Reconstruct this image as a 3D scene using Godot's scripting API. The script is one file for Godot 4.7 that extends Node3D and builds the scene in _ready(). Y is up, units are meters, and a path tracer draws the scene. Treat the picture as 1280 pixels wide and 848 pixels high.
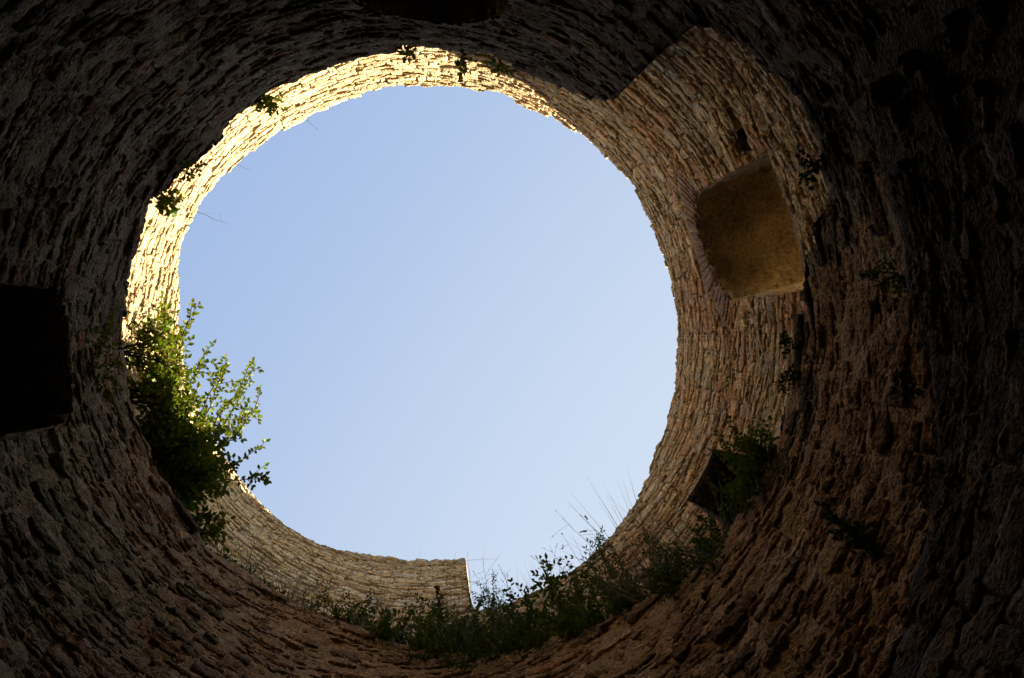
extends Node3D
# A look up through a roofless round tower: y is up, the tower's axis is the y axis, angles run from +x towards +z.

const EYE := Vector3(0.32, 1.6, 0.0)
const FOCAL := 976.0            # of a picture 1280 wide; only used to choose how finely stones are cut
const R_UP := 4.0               # inner radius of the upper wall
const R_LOW := 3.4              # inner radius of the thicker lower wall
const R_OUT := 5.5

var rng := RandomNumberGenerator.new()
var n_big := FastNoiseLite.new()
var n_mid := FastNoiseLite.new()
var n_fine := FastNoiseLite.new()
var n_tone := FastNoiseLite.new()
var n_edge := FastNoiseLite.new()
var n_warp := FastNoiseLite.new()
var n_chip := FastNoiseLite.new()
var rim_t := PackedFloat32Array()
var lip_t := PackedFloat32Array()
var near_t := PackedFloat32Array()
var M := {}
var taken := {}
var view := Basis()

class Buf:
	var v := PackedVector3Array()
	var n := PackedVector3Array()
	var c := PackedColorArray()
	var i := PackedInt32Array()

# ---------------------------------------------------------------- helpers

func numbered(called: String) -> String:
	var k: int = taken.get(called, 0)
	taken[called] = k + 1
	return called if k == 0 else "%s_%03d" % [called, k]

func thing(called: String, label: String, category: String, group := "", at := Vector3.ZERO) -> Node3D:
	var o := Node3D.new()
	o.name = numbered(called)
	o.position = at
	add_child(o, true)
	tag(o, label, category, group)
	return o

func tag(o: Node, label: String, category: String, group := "") -> void:
	o.set_meta("label", label)
	o.set_meta("category", category)
	if group != "":
		o.set_meta("group", group)

func commit(b: Buf, called: String, mat: Material, parent: Node, kind := "") -> MeshInstance3D:
	var o := MeshInstance3D.new()
	var a := []
	a.resize(Mesh.ARRAY_MAX)
	a[Mesh.ARRAY_VERTEX] = b.v
	if b.n.size() == b.v.size():
		a[Mesh.ARRAY_NORMAL] = b.n
	if b.c.size() == b.v.size():
		a[Mesh.ARRAY_COLOR] = b.c
	a[Mesh.ARRAY_INDEX] = b.i
	var m := ArrayMesh.new()
	m.add_surface_from_arrays(Mesh.PRIMITIVE_TRIANGLES, a)
	m.surface_set_material(0, mat)
	o.mesh = m
	o.name = called
	if kind != "":
		o.set_meta("kind", kind)
	parent.add_child(o, true)
	return o

func noise(n: FastNoiseLite, seed_: int, freq: float, oct := 3, kind := FastNoiseLite.FRACTAL_FBM) -> void:
	n.noise_type = FastNoiseLite.TYPE_SIMPLEX_SMOOTH
	n.seed = seed_
	n.frequency = freq
	n.fractal_type = kind
	n.fractal_octaves = oct

func wrap_deg(a: float) -> float:
	return fposmod(a + 180.0, 360.0) - 180.0

func fill_table(p: Array) -> PackedFloat32Array:
	var t := PackedFloat32Array()
	t.resize(1440)
	for k in 1440:
		var d := -180.0 + k * 0.25
		for m in p.size():
			var a: Vector2 = p[m]
			var b: Vector2 = p[(m + 1) % p.size()]
			var span := fposmod(b.x - a.x, 360.0)
			var off := fposmod(d - a.x, 360.0)
			if off < span:
				t[k] = lerpf(a.y, b.y, off / span)
				break
	return t

func look(t: PackedFloat32Array, deg: float) -> float:
	var f := fposmod(deg + 180.0, 360.0) * 4.0
	var k := int(f)
	return lerpf(t[k % 1440], t[(k + 1) % 1440], f - k)

func on(deg: float, r: float, h: float) -> Vector3:
	var a := deg_to_rad(deg)
	return Vector3(r * cos(a), h, r * sin(a))

func px(p: Vector3) -> Vector2:
	var q := view.transposed() * (p - EYE)
	return Vector2(640.0 + FOCAL * q.x / -q.z, 424.0 - FOCAL * q.y / -q.z)

# ---------------------------------------------------------------- the shape of the tower

func make_tables() -> void:
	rim_t = fill_table([
		Vector2(-180, 14.75), Vector2(-165, 14.9), Vector2(-150, 15.05), Vector2(-141.9, 15.08), Vector2(-134.1, 15.10), Vector2(-125.5, 15.04),
		Vector2(-117.7, 15.08), Vector2(-113, 15.2), Vector2(-109.9, 15.47), Vector2(-101.8, 15.67), Vector2(-95, 15.66), Vector2(-89.5, 15.72), Vector2(-80.9, 15.60),
		Vector2(-80.6, 12.75), Vector2(-71.5, 12.70), Vector2(-58.7, 12.82), Vector2(-50.7, 12.85), Vector2(-43.5, 13.06), Vector2(-35.1, 13.20), Vector2(-25.6, 13.57),
		Vector2(-20.4, 13.71), Vector2(-11.1, 13.86), Vector2(-1.8, 13.93), Vector2(9.3, 13.90), Vector2(18.8, 13.94), Vector2(27.7, 13.90), Vector2(34.5, 13.76),
		Vector2(42.2, 13.93), Vector2(51.4, 13.93), Vector2(56.3, 13.99), Vector2(63.6, 14.07), Vector2(67.5, 14.15), Vector2(72.9, 13.92), Vector2(78.1, 13.98),
		Vector2(89.0, 14.15), Vector2(101.9, 14.20), Vector2(111.5, 14.33), Vector2(118.7, 14.38), Vector2(126.5, 14.18), Vector2(134.2, 14.08), Vector2(142.5, 13.94),
		Vector2(150.6, 13.82), Vector2(158.5, 13.90), Vector2(167.3, 14.30), Vector2(172.6, 14.53)])
	lip_t = fill_table([
		Vector2(-179.4, 11.04), Vector2(-171.8, 11.02), Vector2(-164.3, 10.90), Vector2(-157.8, 10.99), Vector2(-153.0, 10.81), Vector2(-147.3, 10.86), Vector2(-139.6, 10.79),
		Vector2(-133.8, 10.71), Vector2(-128.7, 10.88), Vector2(-122.5, 10.82), Vector2(-116.0, 10.80), Vector2(-110.7, 10.77), Vector2(-104.8, 10.67), Vector2(-91.2, 10.26),
		Vector2(-78.9, 9.83), Vector2(-60.2, 9.39), Vector2(-44.9, 8.76), Vector2(-34.1, 8.49), Vector2(-21.5, 8.53), Vector2(-17.2, 8.37), Vector2(-12.8, 8.44),
		Vector2(-8.6, 8.38), Vector2(-0.2, 8.47), Vector2(2.8, 8.36), Vector2(4.4, 8.06), Vector2(6.3, 8.14), Vector2(8.6, 8.01), Vector2(11.6, 7.98),
		Vector2(12.7, 7.74), Vector2(15.0, 7.76), Vector2(16.5, 7.56), Vector2(19.6, 7.45), Vector2(24.1, 7.36), Vector2(28.5, 7.27), Vector2(31.1, 7.30),
		Vector2(35.3, 7.31), Vector2(36.7, 7.44), Vector2(38.5, 7.47), Vector2(41.3, 7.53), Vector2(44.4, 7.60), Vector2(47.5, 7.72), Vector2(48.2, 8.29),
		Vector2(49.0, 8.70), Vector2(49.9, 9.55), Vector2(50.6, 10.34), Vector2(53.7, 10.56), Vector2(57.3, 10.68), Vector2(61.9, 10.83), Vector2(65.6, 10.88),
		Vector2(71.5, 10.86), Vector2(76.2, 10.81), Vector2(80.5, 10.95), Vector2(88.2, 10.88), Vector2(93.1, 10.81), Vector2(95.1, 10.98), Vector2(98.7, 11.01),
		Vector2(106.5, 10.95), Vector2(111.9, 11.05), Vector2(116.1, 11.20), Vector2(119.9, 11.09), Vector2(127.5, 11.05), Vector2(134.5, 11.15), Vector2(140.0, 11.20),
		Vector2(143.4, 11.14), Vector2(149.1, 10.86), Vector2(152.8, 10.69), Vector2(157.2, 10.80), Vector2(161.1, 10.97), Vector2(167.7, 11.03), Vector2(173.1, 10.98)])
	near_t = fill_table([
		Vector2(-75, 5.0), Vector2(-50, 5.3), Vector2(-35.2, 5.48), Vector2(-32.4, 5.55), Vector2(-28.3, 5.59), Vector2(-25.2, 5.66), Vector2(-21.1, 5.68), Vector2(-18.5, 5.69),
		Vector2(-16.9, 5.79), Vector2(-14.4, 5.76), Vector2(-11.6, 5.80), Vector2(-7.8, 5.88), Vector2(-4.4, 5.92), Vector2(-1.9, 5.92), Vector2(-1.0, 6.02), Vector2(1.6, 6.06),
		Vector2(5.5, 6.13), Vector2(8.4, 6.11), Vector2(12.5, 6.09), Vector2(17.9, 6.12), Vector2(22.6, 6.25), Vector2(36, 6.5), Vector2(60, 6.5)])

func near_depth(deg: float) -> float:   # how far the nearest facing stands proud of the lower wall
	return 0.3 * smoothstep(-72.0, -50.0, deg) * (1.0 - smoothstep(16.0, 34.0, deg))

func wall_r(shell: int, deg: float, h: float) -> float:
	var a := deg_to_rad(deg)
	var c := cos(a) * 4.0
	var s := sin(a) * 4.0
	var big := n_big.get_noise_3d(c, h, s)
	if shell == 0:
		var low := (1.0 - smoothstep(9.27, 9.36, h)) * smoothstep(-32.0, -8.0, deg) * (1.0 - smoothstep(60.0, 75.0, deg))
		return R_UP + 0.06 * big - 0.11 * low
	if shell == 1:
		return R_LOW + 0.13 * big + 0.05 * n_mid.get_noise_3d(c * 0.5, h * 0.9, s * 0.5)
	return R_LOW - near_depth(deg) + 0.1 * big

func top_of(shell: int, deg: float) -> float:
	if shell == 0: return look(rim_t, deg) + 0.07 * n_edge.get_noise_2d(deg * 0.09, 3.0)
	return look(lip_t if shell == 1 else near_t, deg)

# openings: shell, middle (degrees), half width (degrees), sill, spring, crown, thickness of the brick ring over it
var holes := [
	{"shell": 0, "mid": 17.2, "half": 10.4, "sill": 9.14, "spring": 11.5, "crown": 11.97, "ring": 0.44, "depth": 1.6},
	{"shell": 0, "mid": -26.6, "half": 5.2, "sill": 9.55, "spring": 11.40, "crown": 11.40, "ring": 0.0, "depth": 0.9},
	{"shell": 0, "mid": 31.4, "half": 2.5, "sill": 9.36, "spring": 9.5, "crown": 9.78, "ring": 0.0, "depth": 0.4},
	{"shell": 1, "mid": 183.4, "half": 10.8, "sill": 7.2, "spring": 9.38, "crown": 9.66, "ring": 0.0, "depth": 1.5},
	{"shell": 1, "mid": 87.6, "half": 13.0, "sill": 8.2, "spring": 9.25, "crown": 10.0, "ring": 0.0, "depth": 1.5}]

func hole_half(o: Dictionary, h: float, grow := 0.0, ring := 0.0) -> float:   # half width in degrees at height h, or -1
	var rad := R_UP if o.shell == 0 else R_LOW
	if h < o.sill - grow or h > o.crown + grow + ring:
		return -1.0
	var w := deg_to_rad(o.half) * rad
	var rise: float = o.crown - o.spring
	if rise < 0.05:
		return rad_to_deg((w + grow) / rad)
	var ar := (w * w + rise * rise) / (2.0 * rise)
	var hc: float = o.crown - ar
	var full := ar + grow + ring
	if ring > 0.0:
		var lowest := hc + full * cos(asin(clampf(w / ar, -1, 1)))
		if h >= lowest:
			return rad_to_deg(sqrt(maxf(0.0, full * full - (h - hc) * (h - hc))) / rad)
		if h > o.spring:   # the slanted foot of the ring
			var u: float = inverse_lerp(o.spring, lowest, h)
			return rad_to_deg((w + u * ring * sin(asin(clampf(w / ar, -1, 1)))) / rad)
		return rad_to_deg((w + grow) / rad)
	if h < o.spring:
		return rad_to_deg((w + grow) / rad)
	return rad_to_deg(minf(w + grow, sqrt(maxf(0.0, full * full - (h - hc) * (h - hc)))) / rad)

func in_hole(shell: int, deg: float, h: float, grow := 0.0) -> bool:
	for o in holes:
		if o.shell == shell:
			var w := hole_half(o, h, grow)
			if w > 0.0 and absf(wrap_deg(deg - o.mid)) < w:
				return true
	return false

# ---------------------------------------------------------------- colours (linear, tuned by side)

func stone_tone(shell: int, deg: float, h: float) -> Color:
	var d := wrap_deg(deg)
	var cream := Color(0.335, 0.268, 0.165)
	var tan := Color(0.54, 0.42, 0.27)
	var grey := Color(0.47, 0.405, 0.285)
	var rust := Color(0.50, 0.27, 0.145)
	var rose := Color(0.50, 0.33, 0.225)
	var dark := Color(0.20, 0.16, 0.115)
	var q := rng.randf()
	var patch := n_tone.get_noise_3d(cos(deg_to_rad(d)) * 4.0, h, sin(deg_to_rad(d)) * 4.0)
	var c: Color
	if shell == 0:
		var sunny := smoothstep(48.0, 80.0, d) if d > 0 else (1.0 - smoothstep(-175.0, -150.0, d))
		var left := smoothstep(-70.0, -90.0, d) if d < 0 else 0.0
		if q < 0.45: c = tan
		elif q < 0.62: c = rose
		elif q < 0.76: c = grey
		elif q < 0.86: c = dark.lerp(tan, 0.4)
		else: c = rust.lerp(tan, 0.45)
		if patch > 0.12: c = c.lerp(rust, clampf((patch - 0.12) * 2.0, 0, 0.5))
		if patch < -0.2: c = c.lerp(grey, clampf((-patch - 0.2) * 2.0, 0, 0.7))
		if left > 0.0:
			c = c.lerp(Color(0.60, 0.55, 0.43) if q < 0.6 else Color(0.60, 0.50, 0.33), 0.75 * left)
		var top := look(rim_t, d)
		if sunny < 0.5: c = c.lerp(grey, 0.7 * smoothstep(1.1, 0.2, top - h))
		c = Color(c.r * 1.5, c.g * 1.42, c.b * 1.25)  # sides out of the sun lifted in colour, standing in for bounce light
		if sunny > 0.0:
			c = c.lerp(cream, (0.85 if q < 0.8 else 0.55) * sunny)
	else:
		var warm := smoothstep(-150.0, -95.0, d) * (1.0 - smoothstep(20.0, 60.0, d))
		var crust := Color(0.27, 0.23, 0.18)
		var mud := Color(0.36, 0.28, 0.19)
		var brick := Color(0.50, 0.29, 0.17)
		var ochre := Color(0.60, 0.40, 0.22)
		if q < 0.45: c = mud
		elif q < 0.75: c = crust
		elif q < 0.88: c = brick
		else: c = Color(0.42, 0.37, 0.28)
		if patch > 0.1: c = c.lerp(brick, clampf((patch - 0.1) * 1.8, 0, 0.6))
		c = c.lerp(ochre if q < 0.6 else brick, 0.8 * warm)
		var dark_arc := smoothstep(8.0, 30.0, d) * (1.0 - smoothstep(90.0, 130.0, d)) * 0.75 + 0.4 * smoothstep(90.0, 130.0, d)  # darker arc of the lower wall, set by angle
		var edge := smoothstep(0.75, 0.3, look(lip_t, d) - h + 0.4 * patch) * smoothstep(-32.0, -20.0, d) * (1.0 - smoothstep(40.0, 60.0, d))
		c = c.lerp(Color(0.115, 0.10, 0.085), clampf(dark_arc + 0.5 * patch * dark_arc, 0, 0.9)).lerp(Color(0.12, 0.10, 0.08), 0.75 * edge)
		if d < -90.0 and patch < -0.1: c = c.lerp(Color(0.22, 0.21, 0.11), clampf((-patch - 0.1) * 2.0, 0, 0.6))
		var mottle := (0.76 - 0.12 * (1.0 - warm)) * (1.0 + 0.7 * n_tone.get_noise_3d(cos(deg_to_rad(d)) * 5.0 + 80.0, h * 1.1, sin(deg_to_rad(d)) * 5.0))  # overall level, lower off the warm arc, mottled by noise
		c = Color(c.r * mottle, c.g * mottle, c.b * mottle)
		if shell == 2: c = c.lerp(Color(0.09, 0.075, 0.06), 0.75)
	var f := rng.randf_range(0.86, 1.12)
	return Color(c.r * f, c.g * f, c.b * f)

# ---------------------------------------------------------------- one stone

func add_stone(b: Buf, s: Dictionary) -> void:
	var shell: int = s.shell
	var nu: int = s.nu + 2
	var nv: int = s.nv + 2
	var mid: float = s.mid
	var half: float = s.half
	var hm: float = s.hm
	var hh: float = s.hh
	var base := b.v.size()
	var w := nu + 1
	var r0 := wall_r(shell, mid, hm)
	var k1: float = s.k1
	var k2: float = s.k2
	var ca: Color = s.tone
	var pts := PackedVector3Array()
	pts.resize(w * (nv + 1))
	var cap: float = s.cap
	var rough: float = s.rough
	for j in nv + 1:
		var y := clampf((j - 1.0) / (nv - 2.0), 0, 1) * 2.0 - 1.0
		for i in nu + 1:
			var x := clampf((i - 1.0) / (nu - 2.0), 0, 1) * 2.0 - 1.0
			var side := i == 0 or j == 0 or i == nu or j == nv
			var bx: float = x * (1.0 - s.round * y * y * y * y)
			var by: float = y * (1.0 - s.round * 1.3 * x * x * x * x + s.skew * x)
			var deg: float = mid + half * bx
			var h: float = hm + hh * by
			var c := cos(deg_to_rad(deg)) * r0
			var z := sin(deg_to_rad(deg)) * r0
			var e := n_edge.get_noise_3d(c, h * 1.6, z)
			h += (0.028 if shell else 0.018) * e + s.wave * n_warp.get_noise_3d(c, h * 0.8, z)
			deg += 0.4 * n_edge.get_noise_3d(c + 9.0, h, z)
			h = minf(h, maxf(top_of(shell, deg), cap if s.ragged else 0.0) + 0.012 * e)
			var r: float = r0 - s.proud
			if side:
				r += 0.16
			else:
				var m := maxf(absf(x), absf(y))
				r += 0.012 * pow(m, 8.0) + k1 * x + k2 * y
				r += rough * (n_mid.get_noise_3d(c * 0.7, h * 3.2, z * 0.7) * 1.1 + n_fine.get_noise_3d(c * 0.55, h * 2.6, z * 0.55) * 0.7 - n_chip.get_noise_3d(c * 0.5, h * 2.6, z * 0.5) * 0.8)
			pts[j * w + i] = Vector3(cos(deg_to_rad(deg)) * r, h, sin(deg_to_rad(deg)) * r)
			var f := 1.0 + 0.5 * n_fine.get_noise_3d(c * 0.6 + 30.0, h * 2.2, z * 0.6) + 0.35 * n_mid.get_noise_3d(c * 0.6 + 50.0, h * 2.6, z * 0.6)
			b.c.append(Color(ca.r * f, ca.g * f, ca.b * f))
	for j in nv + 1:
		for i in nu + 1:
			var du := pts[j * w + mini(i + 1, nu)] - pts[j * w + maxi(i - 1, 0)]
			var dv := pts[mini(j + 1, nv) * w + i] - pts[maxi(j - 1, 0) * w + i]
			var nn := du.cross(dv)
			b.n.append(nn.normalized() if nn.length_squared() > 1e-14 else -Vector3(pts[j * w + i].x, 0, pts[j * w + i].z).normalized())
	b.v.append_array(pts)
	for j in nv:
		for i in nu:
			var p := base + j * w + i
			b.i.append_array(PackedInt32Array([p, p + w, p + 1, p + 1, p + w, p + w + 1]))

func lay_stones(shell: int, from_h: float, to_h: float, list: Array) -> void:
	var h := from_h
	while h < to_h:
		var ch: float
		if shell == 0:
			var kind := rng.randf()
			ch = rng.randf_range(0.045, 0.08) if kind < 0.58 else rng.randf_range(0.085, 0.15) if kind < 0.95 else rng.randf_range(0.16, 0.22)
		else:
			ch = rng.randf_range(0.05, 0.09) if rng.randf() < 0.6 else rng.randf_range(0.10, 0.20)
		var rad := R_UP if shell == 0 else R_LOW
		var hm := h + ch * 0.5
		var d := -180.0 + rng.randf() * 4.0
		var stop := d + 360.0
		while d < stop:
			var length := rng.randf_range(0.14, 0.5) if shell == 0 else rng.randf_range(0.16, 0.62)
			if ch < 0.08: length *= 0.8
			if rng.randf() < 0.3: length *= 0.55
			var d1 := minf(d + rad_to_deg(length / rad), stop)
			var lo := d
			var skip := false
			for o in holes:
				if o.shell != shell: continue
				var w := maxf(hole_half(o, hm, 0.0, o.ring), maxf(hole_half(o, hm - ch * 0.42, 0.0, o.ring), hole_half(o, hm + ch * 0.42, 0.0, o.ring)))
				if w <= 0.0: continue
				var a := wrap_deg(lo - o.mid)
				if absf(a) < w:
					d1 = lo + (w - a) + 0.02
					skip = true
				elif a < 0.0 and a + (d1 - lo) > -w:
					d1 = lo + maxf(-w - a, 0.03)
			d = d1
			if skip or d1 - lo < 0.7: continue
			var mid := wrap_deg((lo + d1) * 0.5)
			# the broken end of the high wall beside the gap, and the break in the lower wall, cut the stones short
			if shell == 0 and hm > 12.8 and mid > -82.5 and mid < -70.5:
				if mid > -80.7 and hm > 13.0: continue
			var t := top_of(shell, mid)
			if hm > t - 0.02: continue
			if shell == 0 and (hm < top_of(1, mid) - 0.35 or hm < 6.6): continue
			if shell == 1 and near_depth(mid) > 0.12 and hm < top_of(2, mid) - 0.25: continue
			if shell == 2 and near_depth(mid) < 0.06: continue
			var gap := rng.randf_range(0.002, 0.008)
			var worn := n_tone.get_noise_3d(mid * 0.05 + 60.0, hm * 0.6, shell * 9.0)
			if rng.randf() < (0.02 if shell == 0 else 0.012) + maxf(0.0, worn - 0.3) * 0.3: continue   # fallen out
			var proud := rng.randf_range(-0.010, 0.022) if shell == 0 else rng.randf_range(-0.008, 0.015)
			var s := {"shell": shell, "mid": mid, "half": (d1 - lo) * 0.5 - rad_to_deg(gap / rad), "hm": hm, "hh": ch * 0.5 - gap * 0.6, "proud": proud,
				"k1": rng.randf_range(-0.012, 0.012) * (0.7 if shell else 1.0), "k2": rng.randf_range(-0.008, 0.008) * (0.6 if shell else 1.0), "round": rng.randf_range(0.0, 0.12), "skew": rng.randf_range(-0.18, 0.18),
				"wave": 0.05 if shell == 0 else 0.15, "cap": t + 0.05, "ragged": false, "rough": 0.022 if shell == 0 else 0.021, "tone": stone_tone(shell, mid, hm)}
			var a0 := px(on(mid - s.half, rad, hm))
			var a1 := px(on(mid + s.half, rad, hm))
			var b0 := px(on(mid, rad, hm - s.hh))
			var b1 := px(on(mid, rad, hm + s.hh))
			var lu := a0.distance_to(a1)
			var lv := b0.distance_to(b1)
			var m := (a0 + a1) * 0.5
			var seen := m.x > 10 and m.x < 1270 and m.y > 10 and m.y < 838
			if shell == 0 and hm < (top_of(1, mid) - 1.6) * R_UP / R_LOW + 1.5: seen = false
			s.nu = clampi(int(lu / 1.9), 3, 30)
			s.nv = clampi(int(lv / 1.4), 2, 14)
			if not seen:
				s.nu = clampi(int(lu / 4.0), 4, 14)
				s.nv = clampi(int(lv / 4.0), 2, 6)
			s.area = lu * lv if seen else 0.0
			list.append(s)
		h += ch

# ---------------------------------------------------------------- the cores of the walls

func grid(b: Buf, cols: int, rows: int, at: Callable, keep: Callable, tone: Callable, closed := true) -> void:
	var base := b.v.size()
	var w := rows + 1
	var pts := PackedVector3Array()
	for i in cols + 1:
		for j in rows + 1:
			var p: Vector3 = at.call(i if not (closed and i == cols) else 0, j)
			pts.append(p)
			b.c.append(tone.call(p))
	for i in cols + 1:
		for j in rows + 1:
			var du := pts[((i + 1) % cols if closed else mini(i + 1, cols)) * w + j] - pts[((i - 1 + cols) % cols if closed else maxi(i - 1, 0)) * w + j]
			var dv := pts[i * w + mini(j + 1, rows)] - pts[i * w + maxi(j - 1, 0)]
			var nn := du.cross(dv)
			b.n.append(nn.normalized() if nn.length_squared() > 1e-14 else Vector3.UP)
	b.v.append_array(pts)
	for i in cols:
		for j in rows:
			if keep.call(i, j, pts[i * w + j], pts[(i + 1) * w + j + 1]):
				var p := base + i * w + j
				b.i.append_array(PackedInt32Array([p, p + 1, p + w, p + w, p + 1, p + w + 1]))

func polar(p: Vector3) -> Vector3:
	return Vector3(rad_to_deg(atan2(p.z, p.x)), Vector2(p.x, p.z).length(), p.y)

func core(shell: int) -> Buf:
	var b := Buf.new()
	var cols := 1080
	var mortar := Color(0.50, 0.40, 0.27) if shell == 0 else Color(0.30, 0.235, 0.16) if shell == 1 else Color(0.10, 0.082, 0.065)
	var inner := 110 if shell == 0 else 170 if shell == 1 else 90
	var extra := 65 if shell == 0 else 7
	var bottom_at := func(deg: float) -> float:
		return look(lip_t, deg) - 0.6 if shell == 0 else 0.0
	var at := func(i: int, j: int) -> Vector3:
		var deg := -180.0 + 360.0 * i / cols
		var a := deg_to_rad(deg)
		var top := top_of(shell, deg)
		var c := cos(a) * 4.0
		var z := sin(a) * 4.0
		if j <= inner:
			if shell == 1 and deg > 46.0 and deg < 52.0: top -= 0.05
			var h := lerpf(bottom_at.call(deg), top - 0.03, float(j) / inner)
			if shell > 0: h = 3.5 * j / 12.0 if j < 12 else lerpf(3.5, top - 0.03, (j - 12.0) / (inner - 12.0))
			var r := wall_r(shell, deg, h) + (0.012 if shell == 0 else 0.003)
			r += 0.022 * n_mid.get_noise_3d(c * 0.7 + 5.0, h * 3.0, z * 0.7) + 0.02 * n_fine.get_noise_3d(c * 0.55 + 7.0, h * 2.2, z * 0.55)
			if shell > 0: r -= 0.3 * (r - wall_r(shell, deg, h))
			if shell == 0:
				var broken := smoothstep(0.25, 0.5, n_tone.get_noise_3d(deg * 0.05 + 60.0, h * 0.6, 0.0))
				r += 0.05 * broken
			return on(deg, r, h)
		var u := float(j - inner)
		if shell == 0:
			if u > 0.0: top = top_of(shell, deg + (3.2 * minf(u, 5.0) / 5.0 if deg < -75.0 and deg > -95.0 else 0.0))
			if j <= inner + 5:
				var r := lerpf(R_UP, R_OUT, u / 5.0)
				return on(deg, r, top - 0.03 + 0.05 * n_mid.get_noise_3d(c * r * 0.3, 3.0, z * r * 0.3) * u / 5.0 - 0.12 * u / 5.0 + 1.3 * u / 5.0 * smoothstep(-73.0, -66.0, deg) * (1.0 - smoothstep(-30.0, -15.0, deg)))  # outer rim raised out of sight, added to keep sun off the lower wall
			return on(deg, R_OUT + 0.003 * (u - 5.0), lerpf(top - 0.15 + 1.3 * smoothstep(-73.0, -66.0, deg) * (1.0 - smoothstep(-30.0, -15.0, deg)), 0.0, (u - 5.0) / 60.0))
		var r0 := wall_r(shell, deg, top)
		var far := R_UP + 0.12 if shell == 1 else R_LOW + 0.12
		var r1 := lerpf(r0 + 0.03, maxf(far, r0 + 0.05), u / extra)
		var q := n_mid.get_noise_3d(c / 4.0 * r1 * 1.4, 1.0, z / 4.0 * r1 * 1.4)
		return on(deg, r1, top - 0.03 + 0.06 * q * minf(1.0, u / 2.0) + 0.05 * u / extra)
	var keep := func(i: int, j: int, p: Vector3, q: Vector3) -> bool:
		var m := polar((p + q) * 0.5)
		if shell == 2 and near_depth(m.x) < 0.012: return false
		if j < inner: return not in_hole(shell, m.x, m.z, 0.02)
		if shell == 0 and j >= inner + 5:
			return absf(wrap_deg(m.x - 17.2)) > 7.0 or m.z < 9.35 or m.z > 10.35  # unseen outer hole of the window, shaped low to keep a sun patch out
		return true
	var soil := Color(0.10, 0.075, 0.045)
	var tone := func(p: Vector3) -> Color:
		var m := Vector2(p.x, p.z).length()
		var c := mortar
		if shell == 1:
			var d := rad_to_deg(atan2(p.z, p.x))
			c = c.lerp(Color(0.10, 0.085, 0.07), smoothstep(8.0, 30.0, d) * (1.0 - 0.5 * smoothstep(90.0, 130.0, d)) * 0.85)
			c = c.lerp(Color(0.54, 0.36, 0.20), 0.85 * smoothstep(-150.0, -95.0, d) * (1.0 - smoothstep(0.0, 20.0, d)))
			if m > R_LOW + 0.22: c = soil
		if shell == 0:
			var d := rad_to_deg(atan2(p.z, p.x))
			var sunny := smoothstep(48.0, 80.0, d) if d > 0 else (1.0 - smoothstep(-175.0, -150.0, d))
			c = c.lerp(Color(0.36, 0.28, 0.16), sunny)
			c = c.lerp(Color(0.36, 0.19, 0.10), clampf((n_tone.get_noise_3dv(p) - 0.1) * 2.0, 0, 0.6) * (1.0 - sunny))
		var f := 1.0 + 0.35 * n_fine.get_noise_3d(p.x, p.y * 1.6, p.z) + 0.3 * n_mid.get_noise_3d(p.x + 20.0, p.y * 2.0, p.z)
		return Color(c.r * f, c.g * f, c.b * f)
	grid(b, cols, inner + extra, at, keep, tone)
	return b

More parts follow.
